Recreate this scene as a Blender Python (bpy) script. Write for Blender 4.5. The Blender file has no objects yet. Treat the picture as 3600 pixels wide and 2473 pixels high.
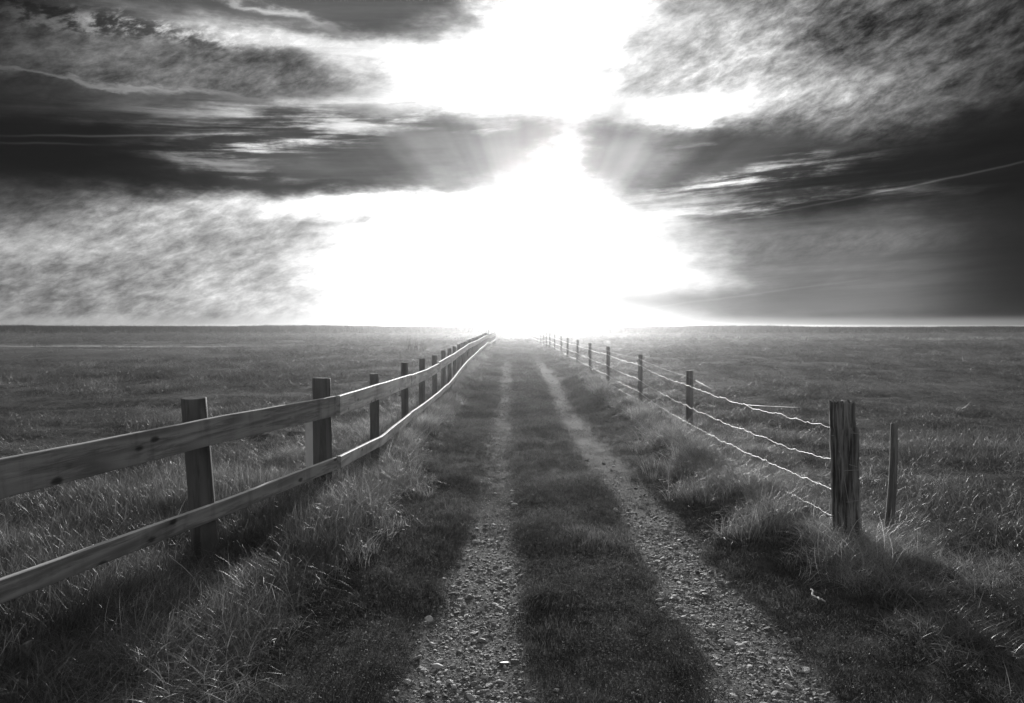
import bpy, bmesh, math, random
import numpy as np
from mathutils import Vector, Matrix, noise as mnoise

random.seed(7)
rng = np.random.default_rng(7)
R = math.radians
sc = bpy.context.scene
C = sc.collection

# ------------------------------------------------------------------ camera
CAM_H = 1.6
FPX = 2800.0
PITCH = math.atan(89.5 / FPX)
cd = bpy.data.cameras.new('camera')
cam = bpy.data.objects.new('camera', cd)
C.objects.link(cam)
cam.location = (0, 0, CAM_H)
cam.rotation_euler = (math.pi / 2 - PITCH, 0, 0)
cd.sensor_width = 36
cd.lens = 28
cd.clip_start = 0.05
cd.clip_end = 20000
sc.camera = cam

# ------------------------------------------------------------------ light
SUN_AZ, SUN_EL = 2.5, 10.5
sd = bpy.data.lights.new('sun', 'SUN')
sd.energy = 5.0
sd.angle = R(0.5)
sd.color = (1, 0.995, 0.985)
sun = bpy.data.objects.new('sun', sd)
C.objects.link(sun)
sdir = Vector((math.sin(R(SUN_AZ)) * math.cos(R(SUN_EL)), math.cos(R(SUN_AZ)) * math.cos(R(SUN_EL)), math.sin(R(SUN_EL))))
sun.rotation_euler = sdir.to_track_quat('Z', 'Y').to_euler()

sc.view_settings.view_transform = 'Standard'
sc.view_settings.look = 'None'
sc.view_settings.exposure = 0.0
sc.view_settings.gamma = 1.0
sc.render.engine = 'CYCLES'
sc.cycles.max_bounces = 6
sc.cycles.volume_bounces = 0
sc.cycles.transmission_bounces = 4
sc.cycles.transparent_max_bounces = 8


class NT:
    """small helper to write node trees as expressions"""
    def __init__(s, tree):
        s.t = tree; s.n = tree.nodes; s.l = tree.links
    def put(s, sock, v):
        if isinstance(v, bpy.types.NodeSocket): s.l.new(v, sock)
        elif v is not None: sock.default_value = v
    def math(s, op, a, b=None, c=None, clamp=False):
        n = s.n.new('ShaderNodeMath'); n.operation = op; n.use_clamp = clamp
        for i, v in enumerate((a, b, c)):
            if v is not None: s.put(n.inputs[i], v)
        return n.outputs[0]
    def vmath(s, op, a, b=None, out=0):
        n = s.n.new('ShaderNodeVectorMath'); n.operation = op
        s.put(n.inputs[0], a)
        if b is not None: s.put(n.inputs[3 if op == 'SCALE' else 1], b)
        return n.outputs[out]
    def comb(s, x, y, z=0.0):
        n = s.n.new('ShaderNodeCombineXYZ')
        s.put(n.inputs[0], x); s.put(n.inputs[1], y); s.put(n.inputs[2], z)
        return n.outputs[0]
    def noise(s, vec, scale=1.0, detail=4.0, rough=0.5, dist=0.0, out=0):
        n = s.n.new('ShaderNodeTexNoise')
        if vec is not None: s.l.new(vec, n.inputs['Vector'])
        n.inputs['Scale'].default_value = scale; n.inputs['Detail'].default_value = detail
        n.inputs['Roughness'].default_value = rough; n.inputs['Distortion'].default_value = dist
        return n.outputs[out]
    def ramp(s, f, a, b, c=0.0, d=1.0, smooth=True):
        n = s.n.new('ShaderNodeMapRange')
        n.interpolation_type = 'SMOOTHSTEP' if smooth else 'LINEAR'
        s.put(n.inputs[0], f)
        for i, v in zip((1, 2, 3, 4), (a, b, c, d)): s.put(n.inputs[i], v)
        return n.outputs[0]
    def mix(s, f, a, b):
        n = s.n.new('ShaderNodeMix'); n.data_type = 'FLOAT'
        s.put(n.inputs[0], f); s.put(n.inputs[2], a); s.put(n.inputs[3], b)
        return n.outputs[0]


# ------------------------------------------------------------------ sky (world)
def azel(px, py):
    """direction (degrees) of a place in the sky, measured on a 2323 px wide picture"""
    u = (px - 1161.5) / 1807.0; w = (798 - py) / 1807.0
    d = Vector((u, math.cos(PITCH) + w * math.sin(PITCH), -math.sin(PITCH) + w * math.cos(PITCH))).normalized()
    return math.degrees(math.atan2(d.x, d.y)), math.degrees(math.asin(d.z))

world = bpy.data.worlds.new('World')
sc.world = world
world.use_nodes = True
wt = world.node_tree
wt.nodes.clear()
W = NT(wt)
blob = bpy.data.node_groups.new('cloud_patch', 'ShaderNodeTree')
for nm, ty in (('P', 'NodeSocketVector'), ('C', 'NodeSocketVector'), ('S', 'NodeSocketVector'), ('Rot', 'NodeSocketFloat'), ('Amp', 'NodeSocketFloat'), ('Sharp', 'NodeSocketFloat')):
    blob.interface.new_socket(nm, in_out='INPUT', socket_type=ty)
blob.interface.new_socket('V', in_out='OUTPUT', socket_type='NodeSocketFloat')
gi = blob.nodes.new('NodeGroupInput'); go = blob.nodes.new('NodeGroupOutput')
B = NT(blob)
dlt = B.vmath('SUBTRACT', gi.outputs['P'], gi.outputs['C'])
vr = blob.nodes.new('ShaderNodeVectorRotate'); vr.rotation_type = 'Z_AXIS'
blob.links.new(dlt, vr.inputs['Vector']); blob.links.new(gi.outputs['Rot'], vr.inputs['Angle'])
q = B.vmath('MULTIPLY', vr.outputs[0], gi.outputs['S'])
ln = B.vmath('LENGTH', q, out=1)
pw = B.math('POWER', ln, gi.outputs['Sharp'])
ex = B.math('EXPONENT', B.math('MULTIPLY', pw, -1.0))
blob.links.new(B.math('MULTIPLY', ex, gi.outputs['Amp']), go.inputs[0])

tc = wt.nodes.new('ShaderNodeTexCoord')
D = tc.outputs['Generated']
sx = wt.nodes.new('ShaderNodeSeparateXYZ'); wt.links.new(D, sx.inputs[0])
az = W.math('MULTIPLY', W.math('ARCTAN2', sx.outputs[0], sx.outputs[1]), 180 / math.pi)
el = W.math('MULTIPLY', W.math('ARCSINE', sx.outputs[2]), 180 / math.pi)
AE = W.comb(az, el)
# cloud-plane coordinates: the same clouds, foreshortened towards the horizon
zz = W.math('ADD', W.math('MAXIMUM', sx.outputs[2], 0.0), 0.07)
PL = W.comb(W.math('DIVIDE', sx.outputs[0], zz), W.math('DIVIDE', sx.outputs[1], zz))
# warp
w1 = W.noise(W.vmath('MULTIPLY', AE, (0.05, 0.16, 0)), 1.0, 7, 0.62, out=1)
warp = W.vmath('MULTIPLY', W.vmath('SUBTRACT', w1, (0.5, 0.5, 0.5)), (16.0, 4.6, 0))
w2 = W.noise(W.vmath('MULTIPLY', AE, (0.28, 0.75, 0)), 1.0, 6, 0.62, out=1)
warp2 = W.vmath('MULTIPLY', W.vmath('SUBTRACT', w2, (0.5, 0.5, 0.5)), (6.0, 2.0, 0))
AW = W.vmath('ADD', W.vmath('ADD', AE, W.vmath('MULTIPLY', warp, (0.55, 0.55, 0))), warp2)

def patch(px, py, hx, hy, amp, sharp=2.0, rot=0.0, coords=None):
    a, e = azel(px, py)
    k = 180 / math.pi / 1807.0
    n = wt.nodes.new('ShaderNodeGroup'); n.node_tree = blob
    wt.links.new(AW if coords is None else coords, n.inputs['P'])
    n.inputs['C'].default_value = (a, e, 0)
    n.inputs['S'].default_value = (1 / (hx * k), 1 / (hy * k), 0)
    n.inputs['Rot'].default_value = R(-rot)
    n.inputs['Amp'].default_value = amp
    n.inputs['Sharp'].default_value = sharp
    return n.outputs[0]

def total(lst):
    o = lst[0]
    for v in lst[1:]: o = W.math('ADD', o, v)
    return o

# clear-sky part: physical sky, turned to greys as in the monochrome photograph
sky = wt.nodes.new('ShaderNodeTexSky'); sky.sky_type = 'NISHITA'; sky.sun_disc = False
sky.sun_elevation = R(SUN_EL); sky.sun_rotation = R(SUN_AZ)
bw = wt.nodes.new('ShaderNodeRGBToBW'); wt.links.new(sky.outputs[0], bw.inputs[0])
clear = W.math('MULTIPLY', bw.outputs[0], 0.0004)

# cloud textures: rippled sheets and long streaks
def turned(deg):
    v = wt.nodes.new('ShaderNodeVectorRotate'); v.rotation_type = 'Z_AXIS'; v.inputs['Angle'].default_value = R(deg)
    wt.links.new(AE, v.inputs['Vector']); return v.outputs[0]
n_rip = W.noise(W.vmath('MULTIPLY', turned(-22), (0.42, 0.95, 1)), 1.6, 10, 0.68, 0.2)
n_mid = W.noise(W.vmath('MULTIPLY', turned(-8), (0.12, 0.36, 1)), 1.0, 9, 0.66, 0.25)
n_str = W.noise(W.vmath('MULTIPLY', turned(-3), (0.075, 1.15, 1)), 1.0, 9, 0.64, 0.35)
T = {'r': W.math('ADD', W.math('MULTIPLY', W.math('SUBTRACT', n_rip, 0.5), 1.35), W.math('MULTIPLY', W.math('SUBTRACT', n_mid, 0.5), 1.2)),
     's': W.math('ADD', W.math('MULTIPLY', W.math('SUBTRACT', n_str, 0.5), 1.1), W.math('MULTIPLY', W.math('SUBTRACT', n_mid, 0.5), 0.7))}
# brightness of the sky (display scale), laid over one another by direction
S = W.math('ADD', 0.20, patch(1230, 330, 620, 700, 0.22, 2.0, coords=AE))
S = W.math('MULTIPLY_ADD', T['s'], 0.22, S)
def lay(px, py, hx, hy, val, alpha=1.0, sharp=4.0, rot=0.0, tex=None, ta=0.0, co=None, thr=0.0):
    global S
    m_ = patch(px, py, hx, hy, alpha, sharp, rot, co)
    if thr:      # broken cover: the patch only shows where the texture is high
        m_ = W.math('MULTIPLY', m_, W.ramp(T[tex], -thr, thr))
    v = val if not tex else W.math('MULTIPLY_ADD', T[tex], ta, val)
    S = W.mix(m_, S, v)
# top left
lay(720, 15, 470, 45, 0.40, .95, 4, 0, 's', .15)
lay(60, 55, 270, 48, 0.13, .95, 3)
lay(380, 150, 620, 72, 0.44, .95, 5, 2, 'r', .55)
lay(720, 92, 330, 26, 1.05, .9, 2.5, -3, 's', .8)
lay(500, 75, 330, 22, 0.8, .8, 2.5, 2, 'r', .9, thr=.12)
lay(600, 12, 150, 8, 0.8, .8, 2, -8, 's', .5)
lay(880, 150, 150, 50, 0.75, .6, 2.5, 0, 'r', .5)
lay(450, 207, 480, 6, 0.72, .7, 3, 1, 's', .4)
lay(600, 235, 400, 24, 0.33, .8, 4, 3)
lay(760, 258, 420, 28, 0.95, .85, 2.5, 5, 's', 1.1, thr=.12)
lay(880, 235, 200, 40, 1.0, .6, 2.5, 5)
# dark band, left
lay(170, 355, 430, 82, 0.13, .96, 4)
lay(230, 255, 300, 16, 0.30, .8, 2, 3, 's', .4)
# middle band
lay(900, 372, 460, 66, 0.40, .97, 4, 1, 's', .16)
lay(1080, 335, 180, 50, 0.54, .8, 2.5)
lay(620, 322, 190, 30, 0.95, .9, 2.5, 10, 's', 1.2, thr=.10)
lay(850, 282, 160, 16, 0.9, .8, 2.5, 8, 's', .9, thr=.10)
lay(1060, 285, 190, 14, 0.85, .8, 2.5, 4, 's', .8, thr=.12)
lay(570, 395, 190, 14, 0.55, .7, 2.5, -8, 's', 1.0, thr=.08)
lay(860, 430, 420, 17, 0.27, .85, 3)
# light about the sun
lay(1230, 160, 370, 108, 1.5, 1, 5)
lay(1310, -40, 220, 150, 1.5, 1, 4)
lay(1560, 190, 190, 70, 1.1, .85, 3)
# left lower field
lay(150, 620, 720, 158, 0.60, .97, 7, 0, 'r', .62)
lay(60, 560, 260, 34, 0.84, .75, 2.5, 8, 'r', .6)
lay(420, 500, 200, 40, 0.80, .7, 2.5, 6, 'r', .7)
lay(600, 620, 180, 110, 0.88, .6, 2.5, 0, 'r', .6)
lay(640, 475, 230, 26, 1.0, .8, 2.5, 3, 'r', .6)
lay(1060, 610, 330, 178, 1.5, 1, 5)
lay(900, 475, 240, 34, 1.35, .95, 3)
lay(830, 500, 60, 16, 0.75, .6, 2, 0, 'r', .8)
# right upper sheet
lay(1990, 90, 520, 205, 0.38, .97, 6, 9, 'r', .72)
lay(1760, 225, 280, 60, 0.78, .85, 3, -2, 'r', .8)
lay(1620, 120, 190, 120, 0.92, .75, 3, 0, 'r', .8)
lay(1560, 250, 150, 36, 1.3, .9, 3)
lay(1980, 262, 260, 26, 0.55, .7, 3, 8, 'r', .5)
lay(2330, 40, 180, 260, 0.25, .6, 3, 0, 'r', .4)
# right band
lay(1640, 370, 300, 72, 0.36, .95, 5, 0, 's', .14)
lay(2120, 385, 420, 100, 0.14, .95, 4, 9, 's', .12)
lay(1400, 352, 120, 56, 0.66, .9, 3)
lay(1215, 350, 230, 66, 0.66, .8, 2.0, 0, 's', .12)
lay(1272, 385, 38, 95, 1.15, .95, 1.8)
# right lower
lay(1900, 610, 620, 115, 0.48, .95, 5, 0, 's', .26)
lay(1850, 560, 520, 30, 0.46, .7, 3, 1, 'r', .35)
lay(1640, 418, 200, 26, 0.95, .9, 2.5, 8, 's', 1.3, thr=.10)
lay(1640, 480, 360, 20, 0.80, .85, 2.5, 2, 's', 1.1, thr=.12)
lay(1690, 345, 150, 9, 0.6, .8, 2.5, -8, 's', .9, thr=.1)
lay(1480, 500, 130, 60, 0.95, .7, 2.5, 0, 's', .5)
lay(1450, 620, 190, 115, 1.2, .9, 2.5)
lay(1230, 560, 220, 150, 1.5, 1, 4)
lay(1750, 690, 520, 30, 0.50, .7, 3, co=AE)
lay(2400, 560, 210, 260, 0.13, .85, 3, co=AE)
lay(-60, 250, 200, 240, 0.15, .5, 3, co=AE)
lay(1161, 733, 1500, 13, 0.75, .75, 3, co=AE)
lay(1100, 720, 420, 40, 1.4, .9, 3, co=AE)
# condensation trails: thin straight lines
l1 = W.noise(W.vmath('MULTIPLY', AE, (0.35, 0.05, 0)), 1.0, 3, 0.5, out=1)
LW = W.vmath('ADD', AE, W.vmath('MULTIPLY', W.vmath('SUBTRACT', l1, (0.5, 0.5, 0.5)), (0, 0.2, 0)))
def line(x0, y0, x1, y1, amp, wdt=2.0):
    return patch((x0 + x1) / 2, (y0 + y1) / 2, abs(x1 - x0) * 0.55, wdt, amp, 2.0, math.degrees(math.atan2(y0 - y1, x1 - x0)), coords=LW)
trails = total([line(1800, 462, 2340, 382, 0.15), line(110, 330, 520, 286, 0.15), line(0, 334, 190, 318, 0.08), line(1460, 700, 1960, 636, 0.04)])
S = W.math('ADD', S, trails)
# out of view the sky is brightened evenly, added as fill light
away = W.math('MAXIMUM', W.ramp(el, 27.0, 42.0), W.ramp(W.math('ABSOLUTE', az), 45.0, 75.0))
S = W.math('ADD', S, W.math('MULTIPLY', away, 0.38))
# sunbeams fanning through the cloud, in the sky itself
a0, e0 = azel(1225, 700)
fx = W.math('SUBTRACT', az, a0); fy = W.math('SUBTRACT', el, e0)
ang = W.math('ARCTAN2', fx, fy)
n_ray = W.noise(W.comb(W.math('MULTIPLY', ang, 6.5), 3.3), 1.0, 2, 0.5)
raymask = patch(1230, 350, 480, 150, 1.0, 2.0, coords=AE)
S = W.math('ADD', S, W.math('MULTIPLY', W.math('SUBTRACT', n_ray, 0.48), W.math('MULTIPLY', raymask, 0.45)))
S = W.math('MAXIMUM', S, 0.085)
S = W.math('MINIMUM', S, 1.45)
lin = W.math('POWER', S, 2.3)
rad = W.math('ADD', W.math('MULTIPLY', lin, 1.0), clear)
# below the horizon: nothing is seen of it
rad = W.math('MULTIPLY', rad, W.ramp(el, -3.0, -0.3, 0.15, 1.0))
# overhead and behind the picture the sky carries the added fill
bg = wt.nodes.new('ShaderNodeBackground')
cb = wt.nodes.new('ShaderNodeCombineColor')
for i in range(3): wt.links.new(rad, cb.inputs[i])
wt.links.new(cb.outputs[0], bg.inputs['Color'])
bg.inputs['Strength'].default_value = 1.0
wo = wt.nodes.new('ShaderNodeOutputWorld')
wt.links.new(bg.outputs[0], wo.inputs['Surface'])
world.cycles.sampling_method = 'MANUAL'
world.cycles.sample_map_resolution = 256


# ------------------------------------------------------------------ helpers
def at(px, py, Y):
    """world point at depth Y seen at a place measured on the 3600 px wide picture"""
    u = (px - 1800) / FPX; w = (1236.5 - py) / FPX
    d = Vector((u, math.cos(PITCH) + w * math.sin(PITCH), -math.sin(PITCH) + w * math.cos(PITCH)))
    return Vector((0, 0, CAM_H)) + d * (Y / d.y)

def tag(o, label=None, cat=None, group=None, kind=None):
    if label: o['label'] = label
    if cat: o['category'] = cat
    if group: o['group'] = group
    if kind: o['kind'] = kind
    return o

def empty(name, loc, label, cat, group=None):
    o = bpy.data.objects.new(name, None); C.objects.link(o)
    o.location = loc; o.empty_display_size = 0.2
    return tag(o, label, cat, group)

def mesh_obj(name, verts, faces, mat, parent=None, smooth=False, link=True):
    me = bpy.data.meshes.new(name)
    me.from_pydata([tuple(v) for v in verts], [], faces)
    me.update()
    if smooth: me.polygons.foreach_set('use_smooth', [True] * len(me.polygons))
    if mat: me.materials.append(mat)
    o = bpy.data.objects.new(name, me)
    if link: C.objects.link(o)
    if parent is not None:
        o.parent = parent
        o.matrix_parent_inverse = Matrix.Translation(parent.location).inverted()
    return o

# value noise on arrays
_perm = rng.random((256, 256))
def vnoise(x, y):
    xi = np.floor(x).astype(int); yi = np.floor(y).astype(int)
    fx = x - xi; fy = y - yi
    fx = fx * fx * (3 - 2 * fx); fy = fy * fy * (3 - 2 * fy)
    a = _perm[xi % 256, yi % 256]; b = _perm[(xi + 1) % 256, yi % 256]
    c = _perm[xi % 256, (yi + 1) % 256]; d = _perm[(xi + 1) % 256, (yi + 1) % 256]
    return (a * (1 - fx) + b * fx) * (1 - fy) + (c * (1 - fx) + d * fx) * fy - 0.5
def fbm(x, y, o=4):
    s = 0; a = 1.0
    for i in range(o):
        s = s + a * vnoise(x * 2 ** i + 17.3 * i, y * 2 ** i + 9.1 * i); a *= 0.5
    return s
def sst(a, b, x):
    t = np.clip((x - a) / (b - a), 0, 1); return t * t * (3 - 2 * t)

LANE_Z = -0.13
def lane_half(x, y):
    """0 in the lane, 1 outside"""
    wob = 0.22 * fbm(y * 0.45, y * 0 + 3.0, 3)
    l = sst(-0.95 + wob, -1.45 + wob, x)
    wob2 = 0.25 * fbm(y * 0.5, y * 0 + 41.0, 3)
    r = sst(1.75 + wob2, 2.35 + wob2, x)
    return np.clip(l + r, 0, 1)
RUT_L, RUT_R = -0.18, 1.22
def rut(x, y):
    wl = 0.07 * fbm(y * 0.35, y * 0 + 8.0, 3); wr = 0.07 * fbm(y * 0.35, y * 0 + 22.0, 3)
    a = np.exp(-((x - RUT_L - wl) / 0.27) ** 3) ; b = np.exp(-((x - RUT_R - wr) / 0.28) ** 4); a = np.exp(-((x - RUT_L - wl + 0.03 * (y < 5)) / np.interp(y, [3, 4.5, 6.5], [0.38, 0.31, 0.22])) ** 4)
    return np.maximum(a, b)
def gravel(x, y):
    m = rut(x, y)
    wl = np.where(x < 0.5, 6.6, 7.2)
    n = fbm(x * 4.0, y * 2.2, 3)
    fade = 1 - 0.75 * sst(wl - 1.6, wl + 1.6, y + 1.2 * n) - 0.25 * sst(wl + 1, wl + 7, y + 2 * n)
    return np.clip(m * 1.1 + 0.85 * n + 0.25 * fbm(x * 14, y * 11, 2), 0, 1) * sst(0.02, 0.3, m) * fade
def ground_z(x, y):
    x = np.asarray(x, float); y = np.asarray(y, float)
    prof = np.interp(y, [-10, 0, 7, 12, 17, 22, 27, 37, 48, 57, 75, 110, 400], [0, 0, 0, -.06, -.12, -.02, .07, .1, .1, .0, .0, -.05, -.1])
    near = np.exp(-(x / 40.0) ** 2)
    z = prof * near
    out = lane_half(x, y)
    fl = np.exp(-np.maximum(y - 60, 0) / 30.0)
    z = z + (1 - out) * LANE_Z * fl
    z = z - 0.045 * rut(x, y) * fl
    # bumps
    far = 1 - np.exp(-np.abs(np.hypot(x, y)) / 60.0)
    z = z + out * (0.10 * fbm(x * 0.8, y * 0.8, 4) + 0.05 * fbm(x * 3, y * 3, 3)) * (1 - 0.6 * far)
    z = z + (1 - out) * 0.02 * fbm(x * 3, y * 2, 4)
    z = z + 0.16 * far * fbm(x * 0.06, y * 0.06, 4) + out * 0.10 * sst(8, 20, y) * np.exp(-np.maximum(y - 60, 0) / 40) * fbm(x * 0.35, y * 0.35, 4)
    # bank on the right of the lane with its mounds
    z = z + 0.12 * np.exp(-((x - 2.15) / 0.4) ** 2) * (0.6 + fbm(y * 0.7, y * 0 + 5, 3)) * (y > 5.6) * np.exp(-np.maximum(y - 25, 0) / 20)
    z = z + 0.03 * np.exp(-((x - 2.38) / 0.5) ** 2 - ((y - 5.5) / 0.6) ** 2)
    # left verge
    z = z - 0.09 * np.exp(-((x + 1.8) / 0.5) ** 2 - ((y - 4.9) / 1.2) ** 2)
    # ditch in the left meadow, low rise
    z = z - 0.35 * np.exp(-((y - 78 - 0.05 * x - 3 * np.sin(x * 0.06)) / 1.6) ** 2) * sst(-12, -22, x)
    z = z + 0.22 * np.exp(-((y - 44 - 2 * np.sin(x * 0.11)) / 5.0) ** 2) * sst(-8, -22, x)
    # the field rises a little, then the marsh drops to the water
    z = z + 0.38 * sst(88, 140, y) - 1.3 * sst(170, 260, y)
    return z
def pale_strip(x, y):
    return sst(-16, -30, x) * np.exp(-((y - 64 - 0.04 * x - 1.2 * np.sin(x * .09)) / 1.7) ** 4)
def gz(x, y): return float(ground_z(np.array([x]), np.array([y]))[0])


# ------------------------------------------------------------------ materials
def new_mat(name):
    m = bpy.data.materials.new(name); m.use_nodes = True
    t = m.node_tree; t.nodes.clear()
    return m, NT(t), t.nodes.new('ShaderNodeOutputMaterial')
def grey(N, v):
    n = N.n.new('ShaderNodeCombineColor')
    for i in range(3): N.put(n.inputs[i], v)
    return n.outputs[0]
def principled(N, out, col, rough=0.8, spec=0.3, bump=None, bstr=0.5, bdist=0.01, metal=0.0):
    p = N.n.new('ShaderNodeBsdfPrincipled')
    N.put(p.inputs['Base Color'], col); N.put(p.inputs['Roughness'], rough)
    p.inputs['Specular IOR Level'].default_value = spec; N.put(p.inputs['Metallic'], metal)
    if bump is not None:
        b = N.n.new('ShaderNodeBump'); b.inputs['Strength'].default_value = bstr; b.inputs['Distance'].default_value = bdist
        N.l.new(bump, b.inputs['Height']); N.l.new(b.outputs[0], p.inputs['Normal'])
    N.l.new(p.outputs[0], out.inputs[0])
    return p
def coords(N, kind='Object'):
    return N.n.new('ShaderNodeTexCoord').outputs[kind]
def attr(N, name):
    n = N.n.new('ShaderNodeAttribute'); n.attribute_name = name
    return n.outputs['Fac']

def grass_mat(name, lo, hi, transl=0.5, gloss=0.12):
    m, N, out = new_mat(name)
    oi = N.n.new('ShaderNodeObjectInfo')
    v = N.math('ADD', N.math('MULTIPLY', attr(N, 'shade'), 0.7), N.math('MULTIPLY', oi.outputs['Random'], 0.3))
    v = N.math('POWER', v, 1.6)
    P = N.n.new('ShaderNodeNewGeometry').outputs['Position']
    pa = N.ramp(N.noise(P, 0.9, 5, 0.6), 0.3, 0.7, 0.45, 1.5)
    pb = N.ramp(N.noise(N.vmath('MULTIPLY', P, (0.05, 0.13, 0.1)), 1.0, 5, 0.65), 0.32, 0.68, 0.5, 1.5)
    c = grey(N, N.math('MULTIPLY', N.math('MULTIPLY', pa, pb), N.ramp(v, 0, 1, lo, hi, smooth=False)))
    d = N.n.new('ShaderNodeBsdfDiffuse'); N.l.new(c, d.inputs[0])
    tr = N.n.new('ShaderNodeBsdfTranslucent'); N.l.new(c, tr.inputs[0])
    g = N.n.new('ShaderNodeBsdfGlossy'); g.inputs['Roughness'].default_value = 0.38; g.inputs[0].default_value = (.8, .8, .8, 1)
    m1 = N.n.new('ShaderNodeMixShader'); m1.inputs[0].default_value = transl
    N.l.new(d.outputs[0], m1.inputs[1]); N.l.new(tr.outputs[0], m1.inputs[2])
    m2 = N.n.new('ShaderNodeMixShader'); m2.inputs[0].default_value = gloss
    N.l.new(m1.outputs[0], m2.inputs[1]); N.l.new(g.outputs[0], m2.inputs[2])
    N.l.new(m2.outputs[0], out.inputs[0])
    return m
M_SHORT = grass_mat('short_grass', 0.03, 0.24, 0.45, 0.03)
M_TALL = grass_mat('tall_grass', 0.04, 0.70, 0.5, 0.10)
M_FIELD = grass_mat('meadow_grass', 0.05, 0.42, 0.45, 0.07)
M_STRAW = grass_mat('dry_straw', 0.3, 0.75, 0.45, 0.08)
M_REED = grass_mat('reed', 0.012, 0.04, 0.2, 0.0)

def make_ground_mat():
    m, N, out = new_mat('ground')
    p = coords(N)
    n1 = N.noise(p, 0.35, 8, 0.6); n2 = N.noise(p, 9.0, 5, 0.6); n3 = N.noise(p, 60.0, 3, 0.6)
    soil = N.ramp(n2, 0.3, 0.7, 0.035, 0.07)
    turf = N.math('MULTIPLY', N.ramp(n1, 0.3, 0.7, 0.05, 0.11), N.ramp(n2, 0.25, 0.75, 0.7, 1.3))
    f = attr(N, 'soil')
    turf = N.math('MULTIPLY', turf, N.ramp(N.noise(N.vmath('MULTIPLY', p, (0.05, 0.13, 0.1)), 1.0, 5, 0.65), 0.32, 0.68, 0.55, 1.4))
    base = N.mix(f, turf, soil)
    base = N.mix(attr(N, 'pale'), base, N.ramp(n2, 0.3, 0.7, 0.4, 0.55))
    g = attr(N, 'gravel')
    gr = N.ramp(n3, 0.35, 0.65, 0.06, 0.2)
    c = N.mix(N.ramp(g, 0.15, 0.5), base, gr)
    h = N.math('ADD', N.math('MULTIPLY', n2, 0.6), N.math('MULTIPLY', n3, 0.3))
    principled(N, out, grey(N, c), 0.95, 0.1, h, 0.7, 0.03)
    return m
M_GROUND = make_ground_mat()

def wood_mat(name, lo, hi, axis='X', knots=True, rough=0.75, crack=0.0, spec=0.25, ring=1.0):
    m, N, out = new_mat(name)
    oi = N.n.new('ShaderNodeObjectInfo')
    p = N.vmath('ADD', coords(N), N.comb(N.math('MULTIPLY', oi.outputs['Random'], 37.0), N.math('MULTIPLY', oi.outputs['Random'], 11.0), 0.0))
    st = {'X': (1.2, 14, 14), 'Z': (14, 14, 1.2)}[axis]
    pv = N.vmath('MULTIPLY', p, st)
    wv = N.noise(N.vmath('MULTIPLY', p, (0.3, 2.5, 5) if axis == 'X' else (4, 4, 0.4)), 1.0, 2, 0.5)
    g = N.noise(pv, 3.0, 6, 0.65, 0.6)
    lines = N.math('SINE', N.math('MULTIPLY_ADD', wv, 46.0 * ring, N.math('MULTIPLY', g, 7.0)))
    big = N.noise(p, 1.6, 4, 0.55)
    v = N.math('ADD', N.math('MULTIPLY', g, 0.5), N.math('MULTIPLY_ADD', lines, 0.10, N.math('MULTIPLY', big, 0.5)))
    c = N.ramp(v, 0.25, 0.75, lo, hi)
    if knots:
        vo = N.n.new('ShaderNodeTexVoronoi'); vo.inputs['Scale'].default_value = 1.0
        kv = N.vmath('MULTIPLY', p, (3.4, 1.0, 8.0) if axis == 'X' else (7, 7, 2.2))
        N.l.new(kv, vo.inputs['Vector'])
        k = N.ramp(N.math('ADD', vo.outputs['Distance'], N.math('MULTIPLY', N.math('SUBTRACT', g, 0.5), 0.12)), 0.08, 0.20, 0.22, 1.0)
        c = N.math('MULTIPLY', c, k)
    stain = N.noise(N.vmath('MULTIPLY', p, (5, 5, 1) if axis == 'X' else (2, 2, 2)), 1.4, 4, 0.6)
    c = N.math('MULTIPLY', c, N.ramp(stain, 0.28, 0.5, 0.72, 1.0))
    hgt = N.math('ADD', g, N.math('MULTIPLY', lines, 0.06))
    if crack:
        ck = N.noise(N.vmath('MULTIPLY', p, (60, 60, 2.6)), 1.2, 6, 0.65, 0.3)
        cm = N.ramp(ck, 0.36, 0.5, 0.0, 1.0)
        c = N.math('MULTIPLY', c, N.mix(crack, 1.0, N.math('MULTIPLY_ADD', cm, 0.8, 0.2)))
        hgt = N.math('ADD', hgt, N.math('MULTIPLY', cm, 1.0))
    principled(N, out, grey(N, c), rough, spec, hgt, 0.6, 0.006)
    return m
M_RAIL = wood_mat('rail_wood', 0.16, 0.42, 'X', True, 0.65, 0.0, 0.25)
M_EDGE = wood_mat('lit_board_edge', 0.45, 0.75, 'X', False, 0.6, 0.0, 0.3)  # paler wood for upward rail faces: sunlight on the tops put into the colour
M_POST = wood_mat('post_wood', 0.05, 0.14, 'Z', False, 0.75)
M_NEW = wood_mat('pale_new_wood', 0.75, 0.88, 'Z', False, 0.6)
M_OLD = wood_mat('weathered_wood', 0.04, 0.36, 'Z', False, 0.85, 0.95)
M_STAKE = wood_mat('stake_wood', 0.10, 0.28, 'Z', True, 0.7, 0.5)

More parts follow.
